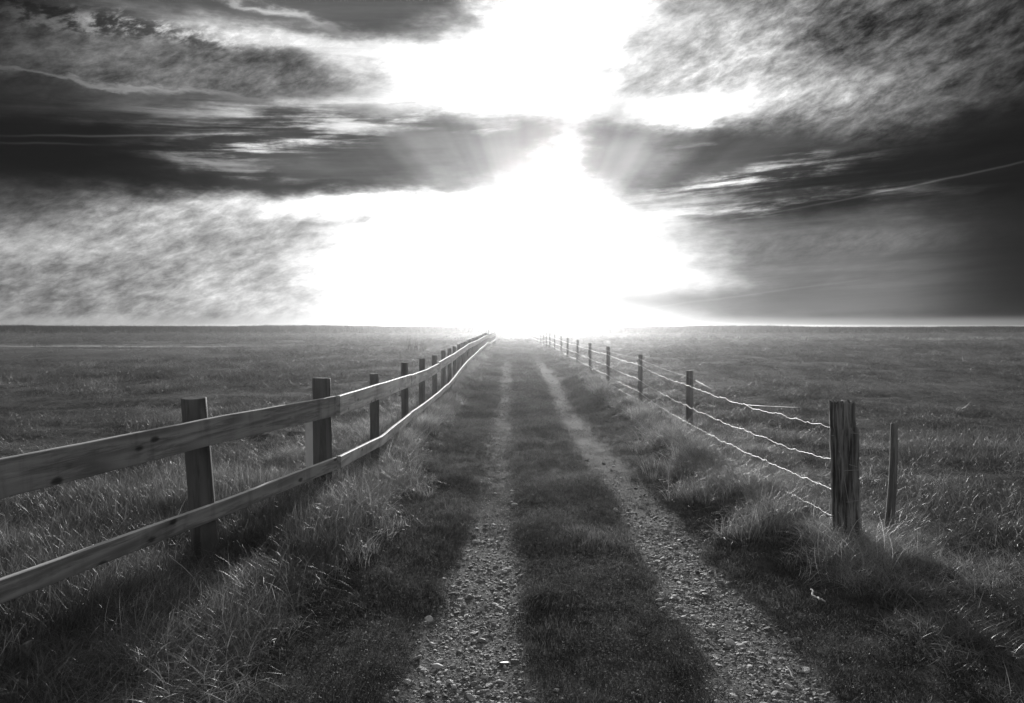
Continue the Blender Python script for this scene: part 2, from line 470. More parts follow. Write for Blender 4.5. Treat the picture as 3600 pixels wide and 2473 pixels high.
def simple(name, v, rough=0.6, metal=0.0, bs=40.0, var=0.3):
    m, N, out = new_mat(name)
    n = N.noise(coords(N), bs, 4, 0.6)
    principled(N, out, grey(N, N.ramp(n, 0.3, 0.7, v * (1 - var), v)), rough, 0.4, n, 0.3, 0.003, metal)
    return m
M_WIRE = simple('galvanised_wire', 0.68, 0.5, 0.35)
M_RUSTW = simple('dull_wire', 0.35, 0.6, 0.2)
M_PALE = simple('pale_stone', 0.7, 0.7)
M_PETAL = simple('white_petal', 0.85, 0.6)
M_EYE = simple('flower_centre', 0.45, 0.8)
M_TWIG = simple('bleached_twig', 0.5, 0.7)
def stone_mat():
    m, N, out = new_mat('flint')
    oi = N.n.new('ShaderNodeObjectInfo')
    n = N.noise(coords(N), 3.0, 5, 0.6)
    v = N.math('POWER', oi.outputs['Random'], 1.8)
    c = N.math('MULTIPLY', N.ramp(v, 0, 1, 0.14, 0.62, smooth=False), N.ramp(n, 0.3, 0.7, 0.75, 1.15))
    principled(N, out, grey(N, c), 0.65, 0.35, n, 0.4, 0.1)
    return m
M_STONE = stone_mat()

# ------------------------------------------------------------------ ground sheet
def axis_pts(dense0, dense1, step, far0, far1, grow):
    a = list(np.arange(dense0, dense1, step))
    s = step; x = a[-1]
    while x < far1:
        s = s * grow; x += s; a.append(x)
    s = step; x = a[0]; b = []
    while x > far0:
        s = s * grow; x -= s; b.append(x)
    return np.array(b[::-1] + a)
def build_ground():
    xs = axis_pts(-3.2, 3.6, 0.06, -2500, 2500, 1.045)
    ys = axis_pts(2.0, 12.0, 0.06, -60, 380, 1.028)
    ys = np.concatenate([ys[ys < 430], [435]])
    X, Y = np.meshgrid(xs, ys)
    Z = ground_z(X, Y)
    nx, ny = len(xs), len(ys)
    v = np.stack([X.ravel(), Y.ravel(), Z.ravel()], 1)
    i = np.arange(nx - 1)[None, :] + nx * np.arange(ny - 1)[:, None]
    i = i.ravel()
    f = np.stack([i, i + 1, i + nx + 1, i + nx], 1)
    me = bpy.data.meshes.new('ground')
    me.vertices.add(len(v)); me.vertices.foreach_set('co', v.ravel())
    me.loops.add(f.size); me.loops.foreach_set('vertex_index', f.ravel())
    me.polygons.add(len(f)); me.polygons.foreach_set('loop_start', np.arange(0, f.size, 4))
    me.polygons.foreach_set('loop_total', np.full(len(f), 4))
    me.update(); me.validate()
    me.polygons.foreach_set('use_smooth', np.ones(len(f), bool))
    a = me.attributes.new('gravel', 'FLOAT', 'POINT')
    a.data.foreach_set('value', np.maximum(gravel(X, Y), 0.30 * rut(X, Y) * np.clip(0.75 + 1.2 * fbm(X * 2.5, Y * 0.8, 4), 0, 1.2) * sst(5, 8, Y) * np.exp(-np.maximum(Y - 25, 0) / 20) * (X > 0.5)).ravel().astype(np.float32))
    a = me.attributes.new('pale', 'FLOAT', 'POINT')
    a.data.foreach_set('value', pale_strip(X, Y).ravel().astype(np.float32))
    a = me.attributes.new('soil', 'FLOAT', 'POINT')
    so = np.clip(1 - np.hypot(X, Y) / 60.0, 0, 1)
    a.data.foreach_set('value', so.ravel().astype(np.float32))
    me.materials.append(M_GROUND)
    o = bpy.data.objects.new('ground', me); C.objects.link(o)
    return tag(o, kind='structure')
build_ground()

def sheet(name, x0, x1, y0, y1, z, mat):
    o = mesh_obj(name, [(x0, y0, z), (x1, y0, z), (x1, y1, z), (x0, y1, z)], [(0, 1, 2, 3)], mat)
    return tag(o, kind='structure')
m, N, out = new_mat('estuary_water')
principled(N, out, (0.05, 0.05, 0.05, 1), 0.12, 0.6, N.noise(N.vmath('MULTIPLY', coords(N), (1, 3, 1)), 0.8, 4, 0.6), 0.12, 0.2)
sheet('water', -2500, 2500, 205, 3200, -0.72, m)
# far shore: a low uneven strip of land
def far_shore():
    m, N, out = new_mat('far_shore')
    principled(N, out, grey(N, N.ramp(N.noise(coords(N), 0.02, 4, 0.6), 0.3, 0.7, 0.04, 0.08)), 0.95, 0.05)
    vs = []; fs = []
    n = 260
    for i in range(n + 1):
        x = -2500 + 5000 * i / n
        h = 0.4 + 0.9 * (vnoise(np.array([x * 0.006]), np.array([2.0]))[0] + .5) + 0.5 * vnoise(np.array([x * 0.05]), np.array([7.0]))[0]
        h += 0.6 * math.exp(-((x + 60) / 160) ** 2)
        yo = 2000 + 90 * math.sin(x * 0.002)
        vs += [(x, yo, -0.9), (x, yo + 25, h * 0.75), (x, yo + 120, h), (x, yo + 600, h * 0.8), (x, yo + 900, -0.9)]
    for i in range(n):
        for k in range(4):
            a = i * 5 + k; fs.append((a, a + 5, a + 6, a + 1))
    o = mesh_obj('far_shore', vs, fs, m, smooth=True)
    tag(o, kind='structure')
far_shore()

# ------------------------------------------------------------------ stuff: instanced grass, gravel
SRC = bpy.data.collections.new('sources')   # not linked: only read by the geometry nodes

def tuft(name, n, h, spread, width, arch, mat, seed, segs=4, hvar=0.4, seedhead=0.0, lean=0.0):
    r = random.Random(seed)
    vs, fs, sh = [], [], []
    for b in range(n):
        a = r.uniform(0, 2 * math.pi); rr = spread * math.sqrt(r.random())
        bx, by = rr * math.cos(a), rr * math.sin(a)
        L = h * r.uniform(1 - hvar, 1 + hvar * 0.6)
        yaw = r.uniform(0, 2 * math.pi)
        t0 = abs(r.gauss(0.12, 0.14))
        bend = arch * r.uniform(0.4, 1.3)
        w = width * r.uniform(0.6, 1.25)
        s = r.random()
        dx, dy = math.cos(yaw), math.sin(yaw)
        tw = yaw + math.pi / 2 + r.uniform(-0.7, 0.7)
        px, py = math.cos(tw), math.sin(tw)
        x, y, z = bx, by, -0.02 * h
        i0 = len(vs); th = t0
        for k in range(segs + 1):
            f = k / segs
            ww = w * (1 - f ** 1.6) * 0.5 if seedhead == 0 or b % 3 else w * (0.25 + (0.9 if f > 0.7 else 0)) * 0.5 * (1 if k < segs else 0)
            if k == segs:
                vs.append((x, y, z)); sh.append(s)
            else:
                vs += [(x - px * ww, y - py * ww, z), (x + px * ww, y + py * ww, z)]; sh += [s, s]
            st = L / segs
            x += (dx * math.sin(th) + lean * 0.3) * st; y += dy * math.sin(th) * st; z += math.cos(th) * st
            th += bend / segs * (0.5 + f)
        for k in range(segs - 1):
            a0 = i0 + 2 * k; fs.append((a0, a0 + 1, a0 + 3, a0 + 2))
        a0 = i0 + 2 * (segs - 1); fs.append((a0, a0 + 1, a0 + 2))
    o = mesh_obj(name, vs, fs, mat, smooth=True, link=False)
    at_ = o.data.attributes.new('shade', 'FLOAT', 'POINT'); at_.data.foreach_set('value', sh)
    return o

def pebble(name, seed, flat):
    bm = bmesh.new(); bmesh.ops.create_icosphere(bm, subdivisions=2, radius=1.0)
    r = random.Random(seed)
    for _ in range(9):
        n = Vector((r.gauss(0, 1), r.gauss(0, 1), r.gauss(0, 1))).normalized(); d = r.uniform(0.55, 0.85)
        for v in bm.verts:
            e = v.co.dot(n) - d
            if e > 0: v.co -= n * e
    for v in bm.verts: v.co.z *= flat; v.co.x *= 1.25
    me = bpy.data.meshes.new(name); bm.to_mesh(me); bm.free(); me.materials.append(M_STONE)
    return bpy.data.objects.new(name, me)

def scatter(name, pts, rot, scl, idx, sources, label=None, cat=None):
    """one object: a cloud of points that carries instances of the source tufts"""
    col = bpy.data.collections.new(name + '_kinds')
    for i, s in enumerate(sources):
        s.name = '%s_kind_%s' % (name, 'abcdefgh'[i]); col.objects.link(s)
    me = bpy.data.meshes.new(name)
    me.vertices.add(len(pts)); me.vertices.foreach_set('co', np.asarray(pts, np.float32).ravel())
    for an, ty, dat, key in (('rot', 'FLOAT_VECTOR', rot, 'vector'), ('scl', 'FLOAT_VECTOR', scl, 'vector'), ('idx', 'INT', idx, 'value')):
        a = me.attributes.new(an, ty, 'POINT'); a.data.foreach_set(key, np.asarray(dat, np.int32 if ty == 'INT' else np.float32).ravel())
    o = bpy.data.objects.new(name, me); C.objects.link(o)
    ng = bpy.data.node_groups.new(name, 'GeometryNodeTree')
    ng.interface.new_socket('Geometry', in_out='INPUT', socket_type='NodeSocketGeometry')
    ng.interface.new_socket('Geometry', in_out='OUTPUT', socket_type='NodeSocketGeometry')
    a = ng.nodes.new('NodeGroupInput'); b = ng.nodes.new('NodeGroupOutput')
    ip = ng.nodes.new('GeometryNodeInstanceOnPoints'); ci = ng.nodes.new('GeometryNodeCollectionInfo')
    ci.inputs[0].default_value = col; ci.inputs['Separate Children'].default_value = True; ci.inputs['Reset Children'].default_value = True
    ip.inputs['Pick Instance'].default_value = True
    def named(nm, dt):
        n = ng.nodes.new('GeometryNodeInputNamedAttribute'); n.data_type = dt; n.inputs[0].default_value = nm
        return n.outputs['Attribute']
    e2r = ng.nodes.new('FunctionNodeEulerToRotation'); ng.links.new(named('rot', 'FLOAT_VECTOR'), e2r.inputs[0])
    ng.links.new(a.outputs[0], ip.inputs['Points']); ng.links.new(ci.outputs[0], ip.inputs['Instance'])
    ng.links.new(named('idx', 'INT'), ip.inputs['Instance Index'])
    ng.links.new(e2r.outputs[0], ip.inputs['Rotation']); ng.links.new(named('scl', 'FLOAT_VECTOR'), ip.inputs['Scale'])
    ng.links.new(ip.outputs[0], b.inputs[0])
    md = o.modifiers.new('scatter', 'NODES'); md.node_group = ng
    tag(o, label, cat, kind='stuff')
    return o

def sample(n, dmin, dmax, half=math.radians(50)):
    """points spread so that they get sparser with distance; log-uniform in distance"""
    d = dmin * (dmax / dmin) ** rng.random(n)
    a = rng.uniform(-half, half, n)
    return d * np.sin(a), d * np.cos(a)
def uniform(n, x0, x1, y0, y1):
    return rng.uniform(x0, x1, n), rng.uniform(y0, y1, n)
def attrs(n, smin, smax, tilt=0.15):
    rot = np.stack([rng.normal(0, tilt, n), rng.normal(0, tilt, n), rng.uniform(0, 2 * math.pi, n)], 1)
    s = rng.uniform(smin, smax, n)
    return rot, s

def clump(x, y, f=0.9): return np.clip(0.5 + 1.1 * fbm(x * f, y * f, 4), 0, 1.3)

# --- close turf of the lane and the verges
def turf():
    x1, y1 = uniform(26000, -1.7, 2.3, 2.2, 9.0)
    x2, y2 = uniform(26000, -1.7, 2.3, 9.0, 24.0)
    x3, y3 = uniform(34000, -1.7, 2.4, 24, 90)
    x4, y4 = uniform(5000, -1.7, 2.3, -3, 2.2)
    x = np.concatenate([x1, x2, x3, x4]); y = np.concatenate([y1, y2, y3, y4])
    g = gravel(x, y); r_ = rut(x, y)
    keep = (g < 0.2 + 0.6 * rng.random(len(x)) ** 1.5) & (lane_half(x, y) < 0.95)
    keep &= (rng.random(len(x)) > np.where(x > 0.5, 0.82, 0.5) * r_ * (1 - 0.5 * sst(24, 50, y)))
    x, y, r_ = x[keep], y[keep], r_[keep]
    n = len(x)
    rot, s = attrs(n, 0.55, 1.3, 0.38)
    sc_ = s * (1 - 0.5 * r_) * (0.35 + 1.15 * clump(x, y, 1.6) ** 1.5) * (1 + 0.02 * np.maximum(y - 9, 0))
    z = ground_z(x, y)
    scl = np.stack([s * (1 + 0.03 * np.maximum(y - 9, 0)), s * (1 + 0.03 * np.maximum(y - 9, 0)), sc_], 1)
    src = [tuft('t', 34, 0.045, 0.075, 0.0028, 2.2, M_SHORT, 10 + i, 4, 0.5) for i in range(4)]
    scatter('lane_turf', np.stack([x, y, z], 1), rot, scl, rng.integers(0, 4, n), src,
            'short dark turf growing between and beside the gravel wheel ruts', 'turf')
turf()

# --- tall arching grass by both fences
def tall():
    def dens(n, *b): return uniform(n, *b)
    L = [dens(3600, -3.3, -1.0, 2.0, 8.0), dens(2600, -3.0, -1.0, 8.0, 18.0), dens(2200, -2.9, -1.1, 18, 60),
         dens(3400, 1.75, 3.3, 5.2, 12.0), dens(2600, 1.8, 3.4, 12, 24), dens(2000, 1.9, 3.6, 24, 110),
         dens(1200, -3.3, -1.2, -3, 2.0), dens(420, 1.8, 3.1, 4.75, 6.1)]
    # shaggy tussocks at the post feet and overhanging the lane
    TS = [(-1.6, 4.6, .22, 60), (-1.35, 5.6, .2, 45), (-2.0, 4.2, .2, 25), (-1.35, 6.6, .25, 50), (-1.3, 8.2, .3, 50),
          (2.0, 6.3, .16, 60), (1.92, 7.6, .2, 60), (2.2, 5.35, .13, 45), (2.6, 5.5, .15, 30), (2.0, 9.2, .25, 50), (2.1, 11.0, .3, 50)]
    n_base = sum(len(a[0]) for a in L)
    for tx, ty, ts, tn in TS: L.append((rng.normal(tx, ts * .7, tn), rng.normal(ty, ts, tn)))
    x = np.concatenate([a[0] for a in L]); y = np.concatenate([a[1] for a in L])
    tus = np.arange(len(x)) >= n_base
    cl = np.where(tus, 0.9, clump(x, y, 1.1))
    lane = lane_half(x, y)
    fence_x = np.where(y < 7.15, -1.68 - (7.15 - y) * 0.205, -1.60)
    df = np.abs(x - fence_x)
    hl = np.exp(-(df / 0.75) ** 2) * 0.5 + 0.25
    hr = np.exp(-((x - 2.1) / 0.5) ** 2) * 0.5 + 0.2
    h = np.where(x < 0, hl, hr) * (0.35 + 0.75 * cl)
    h = h * np.where((x < 0) & (y < 9), 0.72, 1.0) * np.where((np.abs(x + 1.93) < .32) & (y > 4.5) & (y < 5.6), 0.5, 1.0) * np.where((x > 0) & (y < 6.1), 0.62, 1.0) * np.where((x > 2.45) & (y > 6.3), 0.6, 1.0)
    # bottom left: the grass gets low again
    h = np.where((x < 0) & (y < 4.3), h * sst(3.2, 4.4, y + 0.5 * x + 1.0 + 0) * 0.6 + 0.22, h)
    keep = (lane > 0.55) & (rng.random(len(x)) < 0.35 + 0.8 * cl)
    h = np.where(tus, np.where((x > 0) & (y < 6), 0.34, 0.5) + 0.2 * rng.random(len(x)), h); keep |= tus
    x, y, h, cl = x[keep], y[keep], h[keep], cl[keep]
    n = len(x); rot, s = attrs(n, 0.8, 1.2, 0.22)
    # lean over the lane
    z = ground_z(x, y)
    k = 1 + 0.012 * np.maximum(y - 9, 0)
    scl = np.stack([s * k * (0.6 + 0.4 * h), s * k * (0.6 + 0.4 * h), s * np.clip(h, 0.2, 1.15)], 1)
    src = [tuft('t', 40, 0.50, 0.11, 0.0034, 2.7, M_TALL, 30 + i, 7, 0.55) for i in range(5)]
    src.append(tuft('t', 12, 0.52, 0.08, 0.0035, 1.3, M_STRAW, 77, 6, 0.4, 1.0))
    idx = rng.integers(0, 5, n); idx[rng.random(n) < 0.07] = 5
    src.append(tuft('t', 26, 0.42, 0.12, 0.0036, 2.9, M_STRAW, 78, 7, 0.55))
    near = (((x < 0) & (y > 3.6) & (y < 8)) | ((x > 0) & (y < 9))) & (cl > 0.45)
    idx[near & (rng.random(n) < 0.17)] = 6
    scatter('tall_grass', np.stack([x, y, z], 1), rot, scl, idx, src,
            'tall arching grass growing in tussocks along the foot of both fences', 'tall grass')
tall()

# --- meadow grass on both sides
def meadow():
    x1, y1 = sample(60000, 2.2, 14.0); x2, y2 = sample(75000, 14, 90); x3, y3 = sample(22000, 90, 165, math.radians(45))
    x4, y4 = uniform(4000, -7, 7, -4, 2.2)
    x = np.concatenate([x1, x2, x3, x4]); y = np.concatenate([y1, y2, y3, y4])
    d = np.hypot(x, y)
    lane = lane_half(x, y)
    keep = ((lane > 0.8) | (y > 85)) & (y < 136)
    cl = clump(x, y, 0.7); cl2 = clump(x, y, 0.12)
    keep &= rng.random(len(x)) < 0.3 + 0.9 * cl
    # mown smooth patch far left
    smooth_ = sst(-10, -20, x) * sst(30, 36, y) * (1 - sst(70, 76, y))
    keep &= rng.random(len(x)) > 0.8 * smooth_
    x, y, d, cl, cl2, smooth_ = [a[keep] for a in (x, y, d, cl, cl2, smooth_)]
    n = len(x); rot, s = attrs(n, 0.7, 1.3, 0.25)
    left = x < 0
    h0 = np.where(left, 1.0, 0.62) * (0.2 + 1.15 * cl ** 1.4) * (0.6 + 0.7 * cl2)
    h0 = h0 * np.where(d < 9, 1.0, np.maximum(0.45, 1 - (d - 9) / 22)) * (1 - 0.6 * smooth_)
    h0 = np.where((~left) & (y < 5.0), h0 * 0.6, h0)
    k = 1 + 0.055 * np.maximum(d - 6, 0)
    k = np.minimum(k, 9)
    scl = np.stack([s * k, s * k, s * h0 * (1 + 0.012 * np.clip(d - 10, 0, 35))], 1)
    z = ground_z(x, y)
    src = [tuft('t', 26, 0.20, 0.11, 0.0036, 2.2, M_FIELD, 50 + i, 4, 0.5) for i in range(5)]
    scatter('meadow_grass', np.stack([x, y, z], 1), rot, scl, rng.integers(0, 5, n), src,
            'rough tussocky pasture grass covering the flat fields on both sides', 'meadow grass')
meadow()

# --- pale dead grass: streaks in the right field, tufts where the lane ends
def straw():
    x1, y1 = uniform(900, 14, 62, 84, 104)
    k1 = (fbm(x1 * 0.12, y1 * 0.5, 4) > 0.08)
    x2, y2 = uniform(26, -1.0, 1.0, 79, 83); k2 = np.ones(26, bool)
    x3, y3 = uniform(260, -22, -2, 84, 100); k3 = fbm(x3 * 0.2, y3 * 0.4, 3) > 0.15
    x = np.concatenate([x1[k1], x2[k2], x3[k3]]); y = np.concatenate([y1[k1], y2[k2], y3[k3]])
    n = len(x); rot, s = attrs(n, 0.7, 1.3, 0.2)
    scl = np.stack([s * 6, s * 3, s * 1.0], 1)
    src = [tuft('t', 26, 0.22, 0.10, 0.005, 1.8, M_STRAW, 90 + i, 4, 0.5) for i in range(3)]
    scatter('dead_grass', np.stack([x, y, ground_z(x, y) + 0.0], 1), rot, scl, rng.integers(0, 3, n), src,
            'streaks of pale dead grass lying across the far fields', 'dead grass')
straw()

# --- one clump of tall dark weeds in the left field, and pale posts far off by the lane
def weeds():
    p = at(1456, 1243, 47.0)
    o = tuft('weed_clump', 60, 1.0, 0.75, 0.02, 0.35, M_REED, 5, 4, 0.5)
    C.objects.link(o); o.location = (p.x, 47.0, gz(p.x, 47.0))
    tag(o, 'clump of tall dark weeds standing alone in the left field beyond the rail fence', 'weeds')
weeds()

# --- reed bed in front of the water
def reeds():
    n = 26000
    x = rng.uniform(-200, 200, n); y = rng.uniform(140, 190, n)
    y = np.where(rng.random(n) < 0.6, 140 + np.abs(rng.normal(0, 5, n)), y) + 8 * fbm(x * 0.03, x * 0, 3)
    hh = 1.0 + 0.30 * fbm(x * 0.03, y * 0 + 4, 5) + 0.14 * np.exp(-((x + 42) / 14) ** 2) + 0.3 * np.exp(-((x - 38) / 14) ** 2) + 0.12 * sst(-60, -90, x)
    hh = np.clip(hh, 0.4, 1.35)
    rot, s = attrs(n, 0.75, 1.2, 0.05)
    scl = np.stack([s * 2.2, s * 2.2, s * hh], 1)
    src = [tuft('t', 44, 1.0, 0.45, 0.045, 0.4, M_REED, 110 + i, 3, 0.35) for i in range(4)]
    scatter('reed_bed', np.stack([x, y, ground_z(x, y)], 1), rot, scl, rng.integers(0, 4, n), src,
            'dark reed bed forming the low ragged line before the water', 'reeds')
reeds()

# --- gravel in the wheel ruts
def gravel_stones():
    x, y = uniform(200000, -0.75, 1.75, 2.0, 13.5)
    g = gravel(x, y)
    keep = g * 0.95 > rng.random(len(x)) * 0.9 + 0.12
    x, y = x[keep], y[keep]; n = len(x)
    s = np.clip(rng.lognormal(-5.5, 0.68, n), 0.0025, 0.032)
    rot = np.stack([rng.normal(0, 0.28, n), rng.normal(0, 0.28, n), rng.uniform(0, 6.28, n)], 1)
    scl = np.stack([s, s * rng.uniform(0.6, 1.0, n), s * rng.uniform(0.6, 1.1, n)], 1)
    src = [pebble('p', 5 + i, 0.3 + 0.08 * i) for i in range(6)]
    scatter('gravel', np.stack([x, y, ground_z(x, y) + s * 0.12], 1), rot, scl, rng.integers(0, 6, n), src,
            'loose flat grey gravel lying in the two wheel ruts', 'gravel')
gravel_stones()

# ------------------------------------------------------------------ wooden rail fence (left)
def round_post(name, base, top, r, mat, parent, nside=20, nring=14, taper=0.96, rough=0.012, slope=0.0, seed=0):
    base = Vector(base); top = Vector(top)
    ax = (top - base); vs = []; fs = []
    lo = base - ax.normalized() * 0.35
    ax2 = top - lo
    for i in range(nring + 1):
        f = i / nring
        c = lo + ax2 * f; rr = r * (1 - (1 - taper) * f)
        for k in range(nside):
            a = 2 * math.pi * k / nside
            q = rr * (1 + rough * 4 * mnoise.noise(Vector((math.cos(a) * 2, math.sin(a) * 2, f * 1.5 + seed))))
            z = 0
            if i == nring: z = slope * math.cos(a + seed) * r; 
            vs.append((c.x + q * math.cos(a), c.y + q * math.sin(a), c.z + z))
    for i in range(nring):
        for k in range(nside):
            a = i * nside + k; b = i * nside + (k + 1) % nside
            fs.append((a, b, b + nside, a + nside))
    # chamfered cut top
    t0 = nring * nside; n0 = len(vs)
    for k in range(nside):
        v = Vector(vs[t0 + k]); c = top
        p = v + (Vector((c.x, c.y, v.z)) - v) * 0.08; vs.append((p.x, p.y, v.z + 0.004))
    for k in range(nside):
        b = (k + 1) % nside
        fs.append((t0 + k, t0 + b, n0 + b, n0 + k))
    fs.append(tuple(n0 + k for k in range(nside)))
    loc = Vector(base)
    me_o = mesh_obj(name, [Vector(v) - loc for v in vs], fs, mat, None)
    me_o.location = loc
    me_o.data.polygons.foreach_set('use_smooth', [len(p.vertices) == 4 for p in me_o.data.polygons])
    if parent is not None:
        me_o.parent = parent; me_o.matrix_parent_inverse = Matrix.Translation(parent.location).inverted()
    return me_o

def board(name, pts, hgt, thick, mat, parent, seed=0, b2=0.005):
    """a sawn board whose top edge follows pts; local x runs along the board"""
    p0, p1 = Vector(pts[0]), Vector(pts[-1])
    d = (p1 - p0); d.z = 0; L = d.length; d.normalize()
    nrm = Vector((d.y, -d.x, 0))       # towards the lane
    vs = []; fs = []
    n = max(8, int(L / 0.25))
    ds = [((Vector(p) - p0).dot(d)) for p in pts]; zs = [p[2] - p0.z for p in pts]; os_ = [(Vector(p) - p0).dot(nrm) for p in pts]
    b = 0.004
    prof = [(0, -hgt + b), (0, -b), (b, 0), (thick - b2, 0.002), (thick - b2 * .3, -b2 * .3), (thick, -b2), (thick, -hgt + b), (thick - b, -hgt), (b, -hgt)]
    for i in range(n + 1):
        s = L * i / n
        z = float(np.interp(s, ds, zs)); o = float(np.interp(s, ds, os_))
        z += 0.004 * mnoise.noise(Vector((s * 1.7, seed * 3.1, 0))); o += 0.006 * mnoise.noise(Vector((s * 1.1, seed * 1.7, 5)))
        e = 0.003 * mnoise.noise(Vector((s * 6, seed, 9)))
        for (a, c) in prof: vs.append((s, -(o + a), z + c + (e if c < -hgt / 2 else 0)))
    m_ = len(prof)
    for i in range(n):
        for k in range(m_):
            a = i * m_ + k; c = i * m_ + (k + 1) % m_
            fs.append((a, c, c + m_, a + m_))
    fs.append(tuple(range(m_))); fs.append(tuple(n * m_ + k for k in range(m_))[::-1])
    o = mesh_obj(name, vs, fs, mat)
    bm = bmesh.new(); bm.from_mesh(o.data); bmesh.ops.recalc_face_normals(bm, faces=bm.faces[:]); bm.to_mesh(o.data); bm.free()
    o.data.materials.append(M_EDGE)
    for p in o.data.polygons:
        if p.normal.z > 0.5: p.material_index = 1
    o.location = p0; o.rotation_euler = (0, 0, math.atan2(d.y, d.x))
    o.parent = parent; o.matrix_parent_inverse = Matrix.Translation(parent.location).inverted()
    return o

def fence_x(y):
    if y < 7.15: return -1.69 - (7.15 - y) * 0.2
    return float(np.interp(y, [7.15, 9.3, 12, 30, 75], [-1.69, -1.59, -1.60, -1.58, -1.58]))
fence = empty('rail_fence', (fence_x(7.15), 7.15, gz(fence_x(7.15), 7.15)),
              'timber fence of round posts and two board rails along the left of the lane', 'fence')
# (y, top height, radius)
ys_ = [-0.7, 1.3, 3.25, 5.28, 7.15, 9.3, 12.0, 14.3, 16.6, 18.7, 20.5, 22.3, 24.0, 25.6, 27.2, 28.9, 30.7, 32.6, 34.6, 36.7, 39.0, 41.5, 44.2, 47.0, 50.0, 53.2, 56.6, 60.2, 64.0, 68.0, 72.0, 75.5]
tops = [(0, 1.12), (5.2, 1.12), (7.15, 1.13), (9.3, 1.04), (12, 1.05), (14.3, 1.01), (16.6, .99), (18.7, 1.02), (22.3, 1.03), (25.6, 1.06), (30.7, 1.09), (48, 1.18), (57, 1.02), (76, 1.03)]
railu = [(-1, 1.0), (3.76, 1.0), (5.2, .995), (7.15, .965), (9.3, .94), (12, .87), (14.3, .83), (16.6, .835), (20.4, .857), (27, .965), (36.6, 1.0), (48, 1.07), (57, .93), (76, .94)]
raill = [(-1, .47), (3.76, .46), (5.2, .42), (7.15, .41), (9.3, .315), (12, .27), (14.3, .23), (16.6, .21), (18.7, .215), (20.4, .25), (27, .43), (38, .50), (50, .60), (57, .42), (76, .42)]
ip = lambda tab, y: float(np.interp(y, [a[0] for a in tab], [a[1] for a in tab]))
for i, y in enumerate(ys_):
    r = 0.084 if i in (3, 4) else (0.084 if i < 3 else 0.055)
    x = fence_x(y) - 0.02
    lean = [0, 0, -.05, -.075, -.006][i] if i < 5 else random.uniform(-0.02, 0.02)
    t = ip(tops, y) + (random.uniform(-0.015, 0.015) if i > 12 else 0)
    b = Vector((x, y, gz(x, y)))
    bx = -lean * 0.6
    round_post('post', (x + bx, y, b.z), (x + bx + lean, y, t), r, M_POST, fence, 24 if i < 8 else 12, 14 if i < 8 else 5, seed=i * 3.7, slope=0.04 if i != 3 else 0.06)
def rail_run(tab, hgt, joints, name, thick=0.038):
    for j in range(len(joints) - 1):
        a, b = ys_[joints[j]], ys_[joints[j + 1]]
        mids = [ys_[k] for k in range(joints[j], joints[j + 1] + 1)]
        pts = []
        zo = random.uniform(-0.016, 0.016) if j > 1 else 0
        for q, y in enumerate(mids):
            rr = 0.084 if ys_.index(y) < 5 else 0.055
            yy = y + (0.055 if q == 0 else (0.05 if q == len(mids) - 1 else 0))
            pts.append((fence_x(y) - 0.02 + rr + 0.002 + (0.03 if joints[j] == 4 and q == 0 else 0), yy, ip(tab, y) + zo + random.uniform(-.008, .008) * (j > 1)))
        # tiny gap between neighbouring boards
        d = Vector(pts[-1]) - Vector(pts[0]); d.normalize()
        pts[-1] = tuple(Vector(pts[-1]) - d * 0.004)
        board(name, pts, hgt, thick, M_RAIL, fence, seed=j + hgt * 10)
J = [0, 2, 4, 6, 8, 10, 12, 14, 16, 18, 20, 22, 24, 26, 28, 30, 31]
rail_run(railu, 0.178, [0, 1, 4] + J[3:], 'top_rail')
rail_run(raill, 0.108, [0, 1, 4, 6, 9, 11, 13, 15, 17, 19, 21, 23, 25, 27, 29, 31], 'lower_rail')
# pale sawn batten behind the second post
def box_mesh(name, x0, x1, y0, y1, z0, z1, mat, parent):
    vs = [(x, y, z) for z in (z0, z1) for y in (y0, y1) for x in (x0, x1)]
    fs = [(0, 2, 3, 1), (4, 5, 7, 6), (0, 1, 5, 4), (2, 6, 7, 3), (0, 4, 6, 2), (1, 3, 7, 5)]
    o = mesh_obj(name, vs, fs, mat, None)
    bm = bmesh.new(); bm.from_mesh(o.data); bmesh.ops.bevel(bm, geom=bm.edges[:], offset=0.003, segments=2, affect='EDGES'); bm.to_mesh(o.data); bm.free()
    return o
bp = at(1088, 1700, 7.3)
bt = box_mesh('batten', -0.03, 0.06, -0.022, 0.022, -0.1, 0.90, M_NEW, fence)
bt.location = (bp.x, 7.3, gz(bp.x, 7.3)); bt.parent = fence; bt.matrix_parent_inverse = Matrix.Translation(fence.location).inverted()
tag(bt, 'pale new sawn batten standing behind the second post')

# ------------------------------------------------------------------ tubes
def tube(name, pts, rad, mat, parent=None, ns=5, closed_ends=True):
    vs = []; fs = []
    pts = [Vector(p) for p in pts]
    if parent is None: loc = pts[0].copy()
    else: loc = Vector((0, 0, 0))
    for i, p in enumerate(pts):
        t = (pts[min(i + 1, len(pts) - 1)] - pts[max(i - 1, 0)]).normalized()
        u = t.cross(Vector((0.13, 0.2, 1))).normalized(); v = t.cross(u)
        rr = rad[i] if hasattr(rad, '__len__') else rad
        for k in range(ns):
            a = 2 * math.pi * k / ns
            vs.append(p - loc + (u * math.cos(a) + v * math.sin(a)) * rr)
    for i in range(len(pts) - 1):
        for k in range(ns):
            a = i * ns + k; b = i * ns + (k + 1) % ns
            fs.append((a, b, b + ns, a + ns))
    fs.append(tuple(range(ns))[::-1]); fs.append(tuple((len(pts) - 1) * ns + k for k in range(ns)))
    o = mesh_obj(name, vs, fs, mat, parent, smooth=True)
    if parent is None: o.location = loc
    return o

